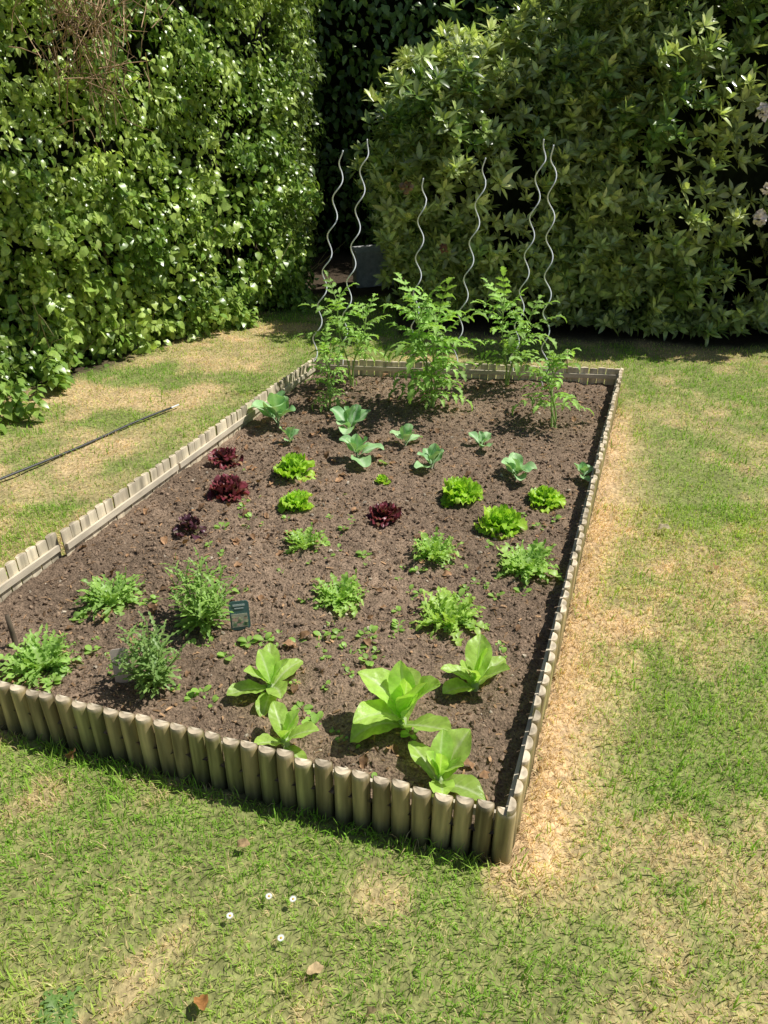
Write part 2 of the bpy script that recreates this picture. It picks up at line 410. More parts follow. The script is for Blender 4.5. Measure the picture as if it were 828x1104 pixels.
# ------------------------------------------------------------ leaf templates for shrubs
def ovate(fold=.25, droop=.25, w=.55):
    V = np.array([[0, 0, 0], [.30, -w*.46, fold*.2], [.30, 0, .02], [.30, w*.46, fold*.2], [.65, -w*.42, fold*.15-droop*.25], [.65, 0, -droop*.3], [.65, w*.42, fold*.15-droop*.25], [1, 0, -droop]])
    Q = np.array([[1, 4, 5, 2], [2, 5, 6, 3]]); T = np.array([[0, 1, 2], [0, 2, 3], [4, 7, 5], [5, 7, 6]])
    return V, Q, T, np.array([.9, 1, 1.1, 1, 1, 1.1, 1, .95])
def rosette(seed, nl=10):
    r = np.random.default_rng(seed); Vs = []; Qs = []; Ts = []; Ss = []; k = 0
    for i in range(nl):
        V, Q, T, S = ovate(.28, .08, .37)
        V = V*(.7+.45*r.random()); V[:, 0] += .04
        el = math.radians(r.uniform(0, 40) if i < nl-4 else r.uniform(36, 68))
        Ry = np.array([[math.cos(el), 0, -math.sin(el)], [0, 1, 0], [math.sin(el), 0, math.cos(el)]])
        tw = r.normal()*.35; Rx = np.array([[1, 0, 0], [0, math.cos(tw), -math.sin(tw)], [0, math.sin(tw), math.cos(tw)]])
        V = V@Rx.T@Ry.T@rz(2*math.pi*i*.382+r.random()*.4).T
        Vs.append(V); Qs.append(Q+k); Ts.append(T+k); Ss.append(S*(.65+.45*r.random())*(1.4 if i >= nl-4 else 1)); k += len(V)
    return np.vstack(Vs), np.vstack(Qs), np.vstack(Ts), np.concatenate(Ss)

def wall_foliage(mb, path, h, dens, size, cols, bump=.2, z0=.0, lean=.06, depth=.3, tm=None, upb=.5, holes=0.0):
    tm = tm or ovate()
    for a, b in zip(path[:-1], path[1:]):
        d = b-a; L = np.linalg.norm(d); d = d/L; out = np.array([d[1], -d[0]])
        n = int(L*(h+.5)*dens)
        s = rng.random(n)*(L+.2)-.1; zz = z0+rng.random(n)*(h+.5-z0)
        if holes:
            q = a[None]+s[:, None]*d
            kp = rng.random(n) > holes*sstep(.56, .38, fbm(q[:, 0]*5.5, q[:, 1]*5.5, zz*5.5, seed=67))*sstep(.15, .5, zz); s = s[kp]; zz = zz[kp]; n = len(s)
        tp = zz > h; dp = rng.random(n)**1.6*depth
        base = a[None]+s[:, None]*d
        bu = bump*2*(fbm(base[:, 0]*2.2, base[:, 1]*2.2, zz*2.2, seed=61)-.45)+.22*(vn(base[:, 0]*8, base[:, 1]*8, zz*8, seed=63)-.5)+lean*np.minimum(zz, h)
        bu -= .06*sstep(.25, 0, zz)
        pos = np.column_stack([base+out*(bu-dp)[:, None], zz])
        inw = rng.random(n)*.7
        pos[tp, :2] -= out*inw[tp][:, None]; pos[tp, 2] = h+.1*rng.normal(size=tp.sum())
        o3 = np.array([out[0], out[1], 0])
        nrm = o3*.75+np.array([0, 0, upb])+.55*rng.normal(size=(n, 3))
        dr_ = np.array([0, 0, -.7])+o3*.5+.8*rng.normal(size=(n, 3))
        k = fbm(pos[:, 0]*3, pos[:, 1]*3, pos[:, 2]*3, seed=65)
        k = np.clip((k-.3)/.4+.3*rng.normal(size=n), 0, 1)[:, None]
        c = np.array(cols[0])*(1-k)+np.array(cols[1])*k; c = c*(.7+.6*rng.random((n, 1)))
        scatter(mb, tm, pos, frames(nrm, dr_), size*(.55+.8*rng.random(n)), c)
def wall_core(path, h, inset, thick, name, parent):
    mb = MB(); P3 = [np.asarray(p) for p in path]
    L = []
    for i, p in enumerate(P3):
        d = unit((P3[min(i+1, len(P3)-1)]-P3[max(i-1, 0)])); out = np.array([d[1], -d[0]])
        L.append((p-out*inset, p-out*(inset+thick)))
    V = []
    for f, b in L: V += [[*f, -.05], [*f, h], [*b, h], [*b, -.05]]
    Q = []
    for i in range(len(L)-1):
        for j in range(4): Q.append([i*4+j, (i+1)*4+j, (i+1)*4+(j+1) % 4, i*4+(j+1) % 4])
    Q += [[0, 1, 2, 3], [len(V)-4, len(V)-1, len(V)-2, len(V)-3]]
    return mb.add(V, Q).obj(name, M_core, parent, False)  # dark filler behind the leaves, so gaps in the hedge read as shade
def stems(mb, pts, col):
    for a, b, r in pts:
        a = np.array(a, float); b = np.array(b, float); t = np.linspace(0, 1, 7)[:, None]
        p = a+(b-a)*t+.05*np.sin(t*5+a[0]*9)*rng.normal(size=(1, 3))
        V, Q, T = tube(p, r*(1-.6*t[:, 0]), 7); mb.add(V, Q, T, col)

# left hedge
g = thing('hedge', 'tall dense green hedge in full sun along the left side of the garden', 'hedge', (0, 0, 0))
mb = MB(); wall_foliage(mb, HP[:2], 2.9, 900, .062, ((.14, .24, .045), (.36, .46, .12)))
wall_foliage(mb, HP[1:3], 2.9, 5200, .052, ((.15, .265, .04), (.50, .62, .16)), bump=.30, holes=.95, depth=.34)
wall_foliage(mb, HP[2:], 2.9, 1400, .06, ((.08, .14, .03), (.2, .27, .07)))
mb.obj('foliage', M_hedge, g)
wall_core(HP, 2.85, .30, .6, 'shade_core', g)
mb = MB()
for s in np.linspace(.05, .95, 11):
    b = HP[1]+(HP[2]-HP[1])*s; o_ = np.array([.83, -.56])
    stems(mb, [((*(b-o_*.2), -.02), (*(b-o_*.22+.1*rng.normal(size=2)), 1.2), .018)], (.12, .09, .06))
mb.obj('stem', M_bark, g)
mb = MB()
pt = at_y(82, 8, 4.9)
for i in range(380):
    a = pt+rng.normal(size=3)*np.array([.13, .13, .22])+np.array([.06, -.05, .02]); d = rng.normal(size=3)*np.array([.5, .5, 1]); d /= np.linalg.norm(d)
    V, Q, T = tube([a, a+d*.1+.01*rng.normal(size=3), a+d*.22], [.003, .0025, .001], 4); mb.add(V, Q, T, np.array([.44, .30, .18])*(.5+.8*rng.random()))
o = mb.obj('dead_twigs', M_bark, g); o['kind'] = 'stuff'

# bramble at the foot of the hedge
g = thing('bramble_bush', 'sprawling light green bramble with large leaves at the foot of the left hedge', 'bush', (0, 0, 0))
off = np.array([.83, -.56])
bp = [HP[1]+off*.0+(HP[2]-HP[1])*.02, HP[1]+off*.12+(HP[2]-HP[1])*.3, HP[1]+off*.16+(HP[2]-HP[1])*.7, HP[1]+off*.05+(HP[2]-HP[1])*.98]
mb = MB(); wall_foliage(mb, bp, 1.05, 950, .068, ((.18, .31, .05), (.50, .64, .16)), .28, 0, .04, .3, ovate(.2, .3, .72), .7, .9)
mb.obj('foliage', M_hedge, g)
mb = MB()
for i in range(18):
    s = rng.random(); b = bp[0]+(bp[3]-bp[0])*s
    stems(mb, [((*(b-off*.15), 0), (*(b+off*(.02+.2*rng.random())+.2*rng.normal(size=2)), .3+.7*rng.random()), .004)], (.2, .18, .08))
mb.obj('stem', M_bark, g)

def leafy_weed(px, py, w, h, label, name='nettle', col=((.16, .29, .05), (.37, .52, .12))):
    p, t = ground(px, py, 0); g = thing(name, label, 'weed', p)
    st = MB(); fo = MB()
    for i in range(9):
        a = rng.random()*6.28; b = np.array([math.cos(a)*w*.45*rng.random(), math.sin(a)*w*.45*rng.random(), 0]); hh = h*(.6+.5*rng.random())
        top = b*1.7+np.array([0, 0, hh]); V, Q, T = tube([b*.8, (b+top)/2, top], [.004, .003, .002], 5); st.add(V, Q, T, (.18, .24, .07))
        n = 16; tt = np.linspace(.25, 1, n); pos = b+(top-b)*tt[:, None]
        az = np.arange(n)*1.57+.4*(np.arange(n)//2); d = np.column_stack([np.cos(az), np.sin(az), np.full(n, .1)])
        nrm = np.array([0, 0, 1.])+.4*d+.25*rng.normal(size=(n, 3)); k = rng.random((n, 1))
        scatter(fo, ovate(.2, .25, .6), pos, frames(nrm, d), .09*(1.1-.5*tt)*(.8+.4*rng.random(n)), np.array(col[0])*(1-k)+np.array(col[1])*k)
    st.obj('stem', M_tom, g); fo.obj('foliage', M_hedge, g)
leafy_weed(12, 455, .3, .34, 'clump of nettles at the left picture edge below the hedge')
leafy_weed(70, 418, .26, .28, 'low leafy weed clump right of the nettles, under the hedge', 'leafy_weed')
leafy_weed(262, 352, .22, .2, 'small leafy weed clump at the far foot of the hedge', 'leafy_weed')

# back hedge
BP = [np.array(q, float) for q in [(-2.2, 9.3), (1.5, 9.0), (7, 8.6)]]
g = thing('hedge', 'dark shaded evergreen hedge filling the gap behind the rhododendrons', 'hedge', (0, 0, 0))
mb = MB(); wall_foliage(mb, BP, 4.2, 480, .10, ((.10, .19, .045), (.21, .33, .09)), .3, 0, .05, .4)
mb.obj('foliage', M_hedge, g); wall_core(BP, 4.1, .3, .7, 'shade_core', g)

# rhododendrons
ROS = [rosette(70+i) for i in range(5)]
def bush(c, r, n, label, flowers=(), cols=((.16, .265, .06), (.55, .62, .25)), size=.094, sq=.74):
    c = np.array(c, float); r = np.array(r, float)
    g = thing('rhododendron_bush', label, 'bush', (c[0], c[1], 0))
    l0 = np.array([0, 0, c[2]]); mb = MB()
    d = unit(rng.normal(size=(n, 3))); d = d[(d[:, 2] > -.8)]
    d = d[rng.random(len(d)) > .55*sstep(.48, .34, fbm(d[:, 0]*7+c[0], d[:, 1]*7, d[:, 2]*7, seed=88))]
    n = len(d)
    e = np.sign(d)*np.abs(d)**sq
    bu = 1.02+.34*(fbm(d[:, 0]*3+c[0], d[:, 1]*3, d[:, 2]*3+c[1], seed=81)-.5)+.34*(vn(d[:, 0]*8, d[:, 1]*8, d[:, 2]*8+c[0], seed=82)-.5)
    bu = bu+np.where(rng.random(n) < .08, .04+.08*rng.random(n), 0)
    dep = rng.random(n)**1.5*.30
    pos = l0+e*r*(bu-dep)[:, None]; pos[:, 2] = np.maximum(pos[:, 2], .1)
    nrm = unit(d/r)*.55+np.array([.45, -.15, .85])+.3*rng.normal(size=(n, 3))
    k = np.clip((fbm(pos[:, 0]*2+c[0], pos[:, 1]*2, pos[:, 2]*2, seed=83)-.3)/.4+.25*rng.normal(size=n), 0, 1)[:, None]
    cc = (np.array(cols[0])*(1-k)+np.array(cols[1])*k)*(.65+.7*rng.random((n, 1)))
    ch = rng.integers(0, 5, n); R = frames(nrm, rng.normal(size=(n, 3))); s = size*(.75+.5*rng.random(n))
    for i in range(5): scatter(mb, ROS[i], pos[ch == i], R[ch == i], s[ch == i], cc[ch == i])
    mb.obj('foliage', M_rhodo, g)
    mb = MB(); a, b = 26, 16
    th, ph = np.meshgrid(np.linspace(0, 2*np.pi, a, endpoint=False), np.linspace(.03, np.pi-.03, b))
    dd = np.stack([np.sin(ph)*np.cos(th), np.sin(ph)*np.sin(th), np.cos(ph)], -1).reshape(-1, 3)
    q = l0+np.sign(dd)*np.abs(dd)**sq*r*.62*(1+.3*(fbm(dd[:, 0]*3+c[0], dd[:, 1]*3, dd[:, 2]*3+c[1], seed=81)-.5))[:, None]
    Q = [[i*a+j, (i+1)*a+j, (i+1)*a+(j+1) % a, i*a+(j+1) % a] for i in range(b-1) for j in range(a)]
    mb.add(q, Q).obj('shade_core', M_core, g)  # lumpy dark core, paints shade into the gaps between the leaf clusters
    mb = MB()
    for i in range(12):
        an = rng.random()*6.28; rr_ = np.array([math.cos(an), math.sin(an)])
        stems(mb, [((*(rr_*r[:2]*.3), -.02), (*(rr_*r[:2]*(.6+.2*rng.random())), c[2]*(.6+.8*rng.random())), .018)], (.13, .1, .075))
    mb.obj('stem', M_bark, g)
    for (px, py, Yd, fc, fs) in flowers:
        f = at_y(px, py, Yd)-np.array([c[0], c[1], 0]); mb = MB()
        n = 46; d = unit(rng.normal(size=(n, 3))+np.array([0, -.4, .5])); k = rng.random((n, 1))
        scatter(mb, ovate(.3, .3, .9), f+d*.035*fs, frames(d*.6+.5*rng.normal(size=(n, 3)), d), fs*.05*(.8+.4*rng.random(n)), np.array(fc)*(.85+.3*k))
        mb.obj('flower_truss', M_petal, g)
pink = (.78, .69, .70); dead = (.36, .24, .16)
bush((1.0, 6.85, .98), (1.02, .98, 1.04), 5200, 'rounded rhododendron bush with brown dead blooms behind the spiral stakes',
     [(438, 203, 5.9, dead, .7), (478, 268, 5.8, (.27, .14, .09), .5)])
bush((2.65, 6.7, 1.2), (1.46, 1.2, 1.75), 9500, 'largest rhododendron bush with pale pinkish white blossoms, at the right back of the lawn',
     [(824, 120, 5.4, pink, .7), (818, 236, 5.3, pink, .8), (828, 204, 5.35, pink, .6)])
bush((4.85, 5.9, .95), (1.15, 1.1, 1.2), 1300, 'unseen rhododendron bush outside the right picture edge, set forward to shade the lawn')  # out of view, placed to cast shade on the far lawn

# pale block in the gap
p, t = ground(403, 306, 0)
g = MB(); V, Q = box((0, 0, .17), (.38, .28, .34)); V = V+.012*rng.normal(size=V.shape)
g.add(V, Q); o = g.obj('concrete_block', M_stone, None, False); o.location = (p[0], p[1], 0); o.rotation_euler = (0, 0, .2)
tag(o, 'grey concrete block in deep shade between hedge and rhododendron', 'block')

# ------------------------------------------------------------ vegetables
def leaf_grid(L, W, a0, a1, prof, nu=9, nv=5, fold=.2, ruf=0.0, rufn=4, ph=0.0, side=0.0):
    t = np.linspace(0, 1, nu+1); a = a0+(a1-a0)*t
    x = np.concatenate([[0], np.cumsum(np.cos((a[1:]+a[:-1])/2))])*L/nu
    z = np.concatenate([[0], np.cumsum(np.sin((a[1:]+a[:-1])/2))])*L/nu
    w = W*prof(t)/2; s = np.linspace(-1, 1, nv)
    nx, nz = -np.sin(a), np.cos(a)
    hgt = fold*np.abs(s)[None]*w[:, None]+ruf*np.abs(s)[None]**1.7*np.sin(rufn*6.283*t[:, None]+ph+1.3*np.sign(s)[None])*np.minimum(1, w/(W*.25+1e-6))[:, None]
    Yc = s[None]*w[:, None]+side*L*(t**2)[:, None]
    V = np.stack([x[:, None]+nx[:, None]*hgt, Yc+0*hgt, z[:, None]+nz[:, None]*hgt], -1).reshape(-1, 3)
    Q = [[i*nv+j, (i+1)*nv+j, (i+1)*nv+j+1, i*nv+j+1] for i in range(nu) for j in range(nv-1)]
    return V, np.array(Q), np.tile(np.abs(s), nu+1), np.repeat(t, nv)
def leaf_cols(base, rib, s, t, r=.12):
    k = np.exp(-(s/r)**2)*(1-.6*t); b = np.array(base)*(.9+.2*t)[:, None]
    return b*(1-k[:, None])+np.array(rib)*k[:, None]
spoon = lambda t: .26*(1-t)+np.sin(np.pi*np.clip(t, 0, .992)**1.45)**.78
paddle = lambda t: .10*(1-t)+np.where(t > .28, np.sqrt(np.clip(1-((t-.64)/.37)**2, 0, 1)), 0)
fan = lambda t: .12+.9*t**.7*np.where(t > .9, .85, 1)
def jag(n): return lambda t: (.22+.78*(np.round(t*n*2) % 2))*np.sin(np.pi*(.08+.9*t))**.6
D = math.radians
def broad_lettuce(px, py, w, label, n=8, up=1.0, rot=None):
    p, t = on_soil(px, py); R = w/F*t/2
    g = thing('lettuce', label, 'lettuce', p, rng.random()*6.28 if rot is None else rot, 'broad-leaved lettuces near the front of the bed')
    for i in range(n):
        f = i/(n-1); az = i*2.4+.25*rng.normal(); L = R*(1.14-.16*f+.1*rng.normal())
        a0 = D(32+50*f*up+7*rng.normal()); a1 = D(-28+92*f*up+11*rng.normal())
        V, Q, s, tt = leaf_grid(L, L*(.46+.05*rng.normal()), a0, a1, spoon, 24, 13, .34, L*.024, 2.3, rng.random()*6, .12*rng.normal())
        sgn = np.tile(np.linspace(-1, 1, 13), 25)
        V[:, 2] += L*.010*np.sin(tt*38-np.abs(sgn)*9)*np.minimum(1, np.abs(sgn)*3)        # quilting between the veins
        c = leaf_cols(np.array([.46, .68, .14])*(.82+.32*rng.random()+.1*f), (.80, .88, .56), s, tt, .1)
        vein = np.exp(-((np.sin(tt*19-s*4.5))/.22)**2)*.4*(s > .05); c = c*(1-vein[:, None])+np.array([.72, .86, .40])*vein[:, None]
        MB().add(V@rz(az).T+np.array([0, 0, .006*i]), Q, None, c).obj('leaf', M_broad, g)
    V, Q, T = tube([[0, 0, -.01], [0, 0, .03]], [.012, .012], 8); MB().add(V, Q, T, (.5, .6, .3)).obj('stem', M_let, g)
broad_lettuce(512, 740, 90, 'broad-leaved pale lettuce with an upright leaf, closest to the right edging', 9, 1.1)
broad_lettuce(434, 786, 124, 'largest broad-leaved pale lettuce, wide spread, in the middle of the front group', 9, 1.05, 3.0)
broad_lettuce(474, 848, 100, 'broad-leaved pale lettuce hard against the front edging nearest the corner', 8, 1.05)
broad_lettuce(308, 804, 80, 'small broad-leaved pale lettuce close to the front edging, leftmost at the edge', 7, .9)
broad_lettuce(292, 742, 82, 'broad-leaved pale lettuce with drooping leaves, in front of the printed plant tag', 8, .85)

def curly(px, py, w, label, red=0, n=26, grp='bright green curly lettuces', cols=((.29, .51, .04), (.49, .70, .09))):
    p, t = on_soil(px, py+.12*w); R = w/F*t/2*.88
    g = thing('red_lettuce' if red else 'curly_lettuce', label, 'lettuce', p, rng.random()*6.28, grp)
    parts = {'outer_leaves': MB(), 'heart': MB()}
    for i in range(n):
        f = i/(n-1); L = R*(1.12-.38*f)*(.85+.3*rng.random())
        V, Q, s, tt = leaf_grid(L, L*1.0, D(10+72*f+8*rng.normal()), D(5+80*f+12*rng.normal()), fan, 8, 13, .12, L*.17, 1.5, rng.random()*6, .1*rng.normal())
        s2 = np.tile(np.linspace(-1, 1, 13), 9)
        V[:, 2] += L*.10*np.sin(s2*12+rng.random()*6)*tt**2; V[:, 0] -= L*.14*s2**2*tt
        V[:, 0] += L*.05*np.sin(s2*19+rng.random()*6)*tt**3
        k = rng.random(); b = np.array(cols[0])*(1-k)+np.array(cols[1])*k
        c = leaf_cols(b, b*1.15 if not red else np.array([.2, .22, .08]), s, tt, .15)
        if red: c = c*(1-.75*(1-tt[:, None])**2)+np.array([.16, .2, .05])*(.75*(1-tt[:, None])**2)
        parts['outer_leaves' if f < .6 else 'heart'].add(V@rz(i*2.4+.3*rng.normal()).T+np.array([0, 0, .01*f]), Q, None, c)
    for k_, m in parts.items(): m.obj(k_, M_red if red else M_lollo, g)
curly(317, 506, 48, 'bright green curly lettuce beside the upper red lettuces, behind its twin')
curly(321, 540, 42, 'bright green curly lettuce in the left column, in front of its twin')
curly(498, 530, 56, 'bright green curly lettuce in the middle right, rounded and dense', n=34)
curly(538, 562, 58, 'bright green curly lettuce right of the dark red one, nearest the front', n=30)
curly(587, 536, 44, 'bright green curly lettuce nearest the right edging')
curly(412, 517, 22, 'very small bright green lettuce between the curly lettuces', n=12)
RG = 'dark red curly lettuces'; RC = ((.10, .018, .028), (.26, .05, .07))
curly(243, 494, 38, 'dark red curly lettuce farthest back by the left edging', 1, 22, RG, RC)
curly(245, 526, 50, 'large dark red curly lettuce in front of the farthest red one', 1, 26, RG, RC)
curly(415, 553, 42, 'dark red curly lettuce alone in the middle of the bed', 1, 22, RG, RC)
curly(207, 566, 42, 'sparse purple lettuce nearest the front of the red ones, left side', 1, 12, RG, ((.06, .025, .04), (.13, .04, .065)))

Y1 = ((.25, .46, .06), (.46, .68, .13))
def feathery(px, py, w, hh, label, n=60, name='endive', grp='feathery green salad plants', cols=((.19, .37, .06), (.38, .60, .12)), wid=.22, steep=1.0, spread=.2):
    p, t = on_soil(px, py); R = w/F*t/2; Hm = hh/F*t
    g = thing(name, label, 'salad plant', p, rng.random()*6.28, grp)
    parts = {'outer_leaves': MB(), 'heart': MB()}
    for i in range(n):
        f = (i/(n-1))**.9; L = max(R*.95*(1-f)+max(Hm*.9, R*.58)*f, R*.45)*(.55+.55*rng.random())
        a0 = D(24+52*f+13*rng.normal()); a1 = D((-36+70*f*steep)+26*rng.normal())
        V, Q, s, tt = leaf_grid(L, L*wid*(.8+.5*rng.random()), a0, a1, jag(rng.integers(5, 8)), 14, 3, .3, 0, 1, 0, .25*rng.normal())
        V[:, 2] += .006*np.sin(tt*20+i)*tt
        k = rng.random(); c = leaf_cols(np.array(cols[0])*(1-k)+np.array(cols[1])*k, (.42, .56, .22), s, tt, .3)
        b = spread*R*np.array([math.cos(i*2.4), math.sin(i*2.4), 0])*rng.random()*1.7
        parts['outer_leaves' if f < .6 else 'heart'].add(V@rz(i*2.4+.3*rng.normal()).T+b, Q, None, c)
    for k_, m in parts.items(): m.obj(k_, M_let, g)
def herb(px, py, w, hh, label, ns=16, cols=((.13, .23, .05), (.26, .38, .09)), lw=.26):
    """bushy plant of upright stems clothed in fine narrow leaves"""
    p, t = on_soil(px, py); R = w/F*t/2; Hm = hh/F*t
    g = thing('leafy_herb', label, 'herb', p, 0, 'tall fine-leaved plants at the front left')
    st = MB(); fo = MB()
    for i in range(ns):
        a = i*2.4+.4*rng.normal(); rad = R*(.12+.9*math.sqrt(i/ns)); top = np.array([math.cos(a)*rad, math.sin(a)*rad, Hm*(1.12-.5*i/ns)*(.75+.35*rng.random())])
        tt = np.linspace(0, 1, 6)[:, None]; pts = top*np.hstack([tt**1.2, tt**1.2, tt])
        V, Q, T = tube(pts, .0022*(1.2-.7*tt[:, 0]), 5); st.add(V, Q, T, (.22, .3, .1))
        m = 18
        for j in range(m):
            f = .1+.9*j/(m-1); b = np.array([np.interp(f, tt[:, 0], pts[:, q]) for q in range(3)]); L = R*.66*(1.15-.5*f)*(.6+.6*rng.random())
            k = rng.random(); V, Q, s, t2 = leaf_grid(L, L*lw, D(32+22*f+18*rng.normal()), D(-30+55*f+20*rng.normal()), jag(4), 8, 3, .3)
            fo.add(V@rz(j*2.4+a).T+b, Q, None, leaf_cols(np.array(cols[0])*(1-k)+np.array(cols[1])*k, (.34, .47, .17), s, t2, .3))
    st.obj('stem', M_let, g); fo.obj('foliage', M_let, g)
feathery(45, 718, 88, 40, 'feathery green plant in the front left, by the front edging', 120, wid=.25, cols=((.21, .40, .06), (.39, .61, .13)))
feathery(122, 648, 74, 36, 'feathery green plant at the left side, behind the others', 110, wid=.24)
herb(220, 672, 84, 74, 'tall bushy fine-leaved green plant beside the printed plant tag', 17, ((.19, .37, .06), (.38, .59, .12)), .22)
herb(168, 742, 80, 74, 'dark grey-green fine-leaved plant with a plain tag, near the front edging', 13, ((.13, .26, .06), (.27, .43, .11)), .26)
feathery(368, 645, 68, 30, 'frizzy endive in the middle of the bed, alone in its row', 84, wid=.28, cols=Y1)
feathery(482, 668, 88, 34, 'frizzy yellow-green endive right of centre, nearest the broad lettuces', 96, cols=((.27, .46, .05), (.50, .70, .12)), wid=.28)
feathery(469, 600, 62, 28, 'frizzy endive behind the yellow-green one, below the red lettuce', 80, cols=Y1, wid=.28)
feathery(568, 614, 82, 30, 'frizzy endive closest to the right edging', 88, cols=Y1, wid=.28)
feathery(328, 588, 48, 26, 'small frizzy endive in front of the left curly lettuces', 54, cols=Y1, wid=.3)

def cabbage(px, py, w, label, n=7):
    p, t = on_soil(px, py); R = w/F*t/2
    g = thing('cabbage_plant', label, 'cabbage', p, rng.random()*6.28, 'young blue-green cabbage plants in the back half of the bed')
    for i in range(n):
        f = i/(n-1); L = R*(1.5-.35*f)*(.85+.3*rng.random())
        V, Q, s, tt = leaf_grid(L, L*.55, D(52+28*f+10*rng.normal()), D(-2+66*f+18*rng.normal()), paddle, 14, 7, .38, L*.055, 2, rng.random()*6, .1*rng.normal())
        k = rng.random(); b = np.array([.23, .45, .18])*(1-k)+np.array([.42, .65, .30])*k
        MB().add(V@rz(i*2.4+.4*rng.normal()).T+np.array([0, 0, .03*f*R/.1]), Q, None, leaf_cols(b, (.66, .78, .56), s, tt, .12)).obj('leaf', M_cab, g)
    V, Q, T = tube([[0, 0, -.01], [0, 0, .04*R/.1]], [.006, .005], 6); MB().add(V, Q, T, (.3, .36, .2)).obj('stem', M_cab, g)
cabbage(300, 458, 52, 'largest blue-green cabbage plant, by the left edging below the tomatoes', 9)
cabbage(313, 476, 28, 'small cabbage plant just in front of the largest cabbage', 5)
cabbage(377, 468, 42, 'pale blue-green cabbage plant behind a similar one, left of centre', 7)
cabbage(385, 496, 44, 'pale blue-green cabbage plant in the middle, in front of a similar one', 7)
cabbage(437, 479, 36, 'narrow upright young cabbage plant at the centre of the back half', 5)
cabbage(466, 504, 38, 'young cabbage plant just behind the rounded curly lettuce', 6)
cabbage(519, 482, 30, 'young cabbage plant below the small tomato plants, right of centre', 5)
cabbage(556, 516, 40, 'spreading young cabbage plant behind the curly lettuce near the right edging', 7)
cabbage(628, 516, 28, 'tiny cabbage plant tight against the right edging', 5)

def place(V, R, p): return V@R.T+p
def tomato(px, py, topy, w, label, nst=2, dens=1.0, f0=.25, lf=.34):
    p, t = on_soil(px, py); Hh = at_y(px, topy, p[1])[2]-p[2]; R = w/F*t/2
    g = thing('tomato_plant', label, 'tomato plant', p, 0, 'young tomato plants at the far end of the bed')
    st = MB(); fo = MB()
    for k in range(nst):
        a = rng.random()*6.28; sp = (.4*R if nst > 1 else .03); tip = np.array([math.cos(a)*sp, math.sin(a)*sp, Hh*(.62+.24*rng.random() if k else .84)])
        tt = np.linspace(0, 1, 9)[:, None]; pts = tip*tt+.012*np.sin(tt*7+k*2)*np.array([1, .7, 0]); pts[0, 2] = -.02
        V, Q, T = tube(pts, .006*(1.1-.7*tt[:, 0]), 6); st.add(V, Q, T, (.40, .52, .2))
        nn_ = int(11*dens*(Hh/.6+.35))
        for i in range(nn_):
            f = f0+(1-f0)*i/(nn_-1); b = np.array([np.interp(f, tt[:, 0], pts[:, j]) for j in range(3)])
            az = i*2.4+k+.3*rng.normal(); L = R*(1.0-.35*abs(f-.55)*1.2)*(.6+.45*rng.random())
            a0 = D(38+30*f+10*rng.normal()); a1 = D(-40+75*f*f+14*rng.normal())
            n = 7; ts = np.linspace(0, 1, n); an = a0+(a1-a0)*ts
            x = np.concatenate([[0], np.cumsum(np.cos((an[1:]+an[:-1])/2))])*L/(n-1); z = np.concatenate([[0], np.cumsum(np.sin((an[1:]+an[:-1])/2))])*L/(n-1)
            rp = np.column_stack([x, 0*x, z]); Rz = rz(az)
            V, Q, T = tube(place(rp, Rz, b), [.0024]*3+[.0016]*4, 4); fo.add(V, Q, T, (.36, .48, .17))
            col = np.array([.22, .36, .085])*(1+.9*rng.random())
            items = [(tq, sd) for tq in (.34, .58, .8) for sd in (-1, 1)]+[(1., 0)]
            for tq, sd in items:
                i_ = tq*(n-1); i0 = int(min(i_, n-2)); fr = i_-i0; q = rp[i0]*(1-fr)+rp[i0+1]*fr; aa = np.interp(tq, ts, an)
                Tn = np.array([math.cos(aa), 0, math.sin(aa)]); S = np.array([0, 1., 0]); N = np.cross(Tn, S)
                ax = unit(Tn*(.6 if sd else 1)+S*sd*.85); sy = np.cross(N, ax)
                l = L*(lf if sd else lf*1.2)*(.75+.4*rng.random())*(1.1-.25*tq if sd else 1)
                V, Q, s_, t_ = leaf_grid(l, l*.52, D(14), D(-50+20*rng.normal()), lambda q_: (.55+.45*(np.round(q_*8) % 2))*np.sin(np.pi*(.05+.92*q_**.8)), 8, 3, .45, 0)
                fo.add(place(place(V, np.stack([ax, sy, N], -1), q), Rz, b), Q, None, leaf_cols(col, col*1.3, s_, t_, .3))
    st.obj('stem', M_tom, g); fo.obj('foliage', M_tom, g)
tomato(378, 416, 304, 82, 'tall tomato plant at the far left by two spiral stakes', 2, 1.0, .38)
tomato(354, 440, 364, 56, 'shorter leafy tomato plant in front of the tall left one, by the left edging', 3, .95, .12)
tomato(466, 440, 314, 102, 'bushiest tomato plant in the centre of the far end', 4, .95, .12)
tomato(545, 418, 304, 86, 'slender tomato plant right of the bushy one, by a spiral stake', 2, 1.05, .3)
tomato(598, 460, 388, 86, 'low tomato plant with thin leaves at the far right of the bed', 3, .75, .3, .32)

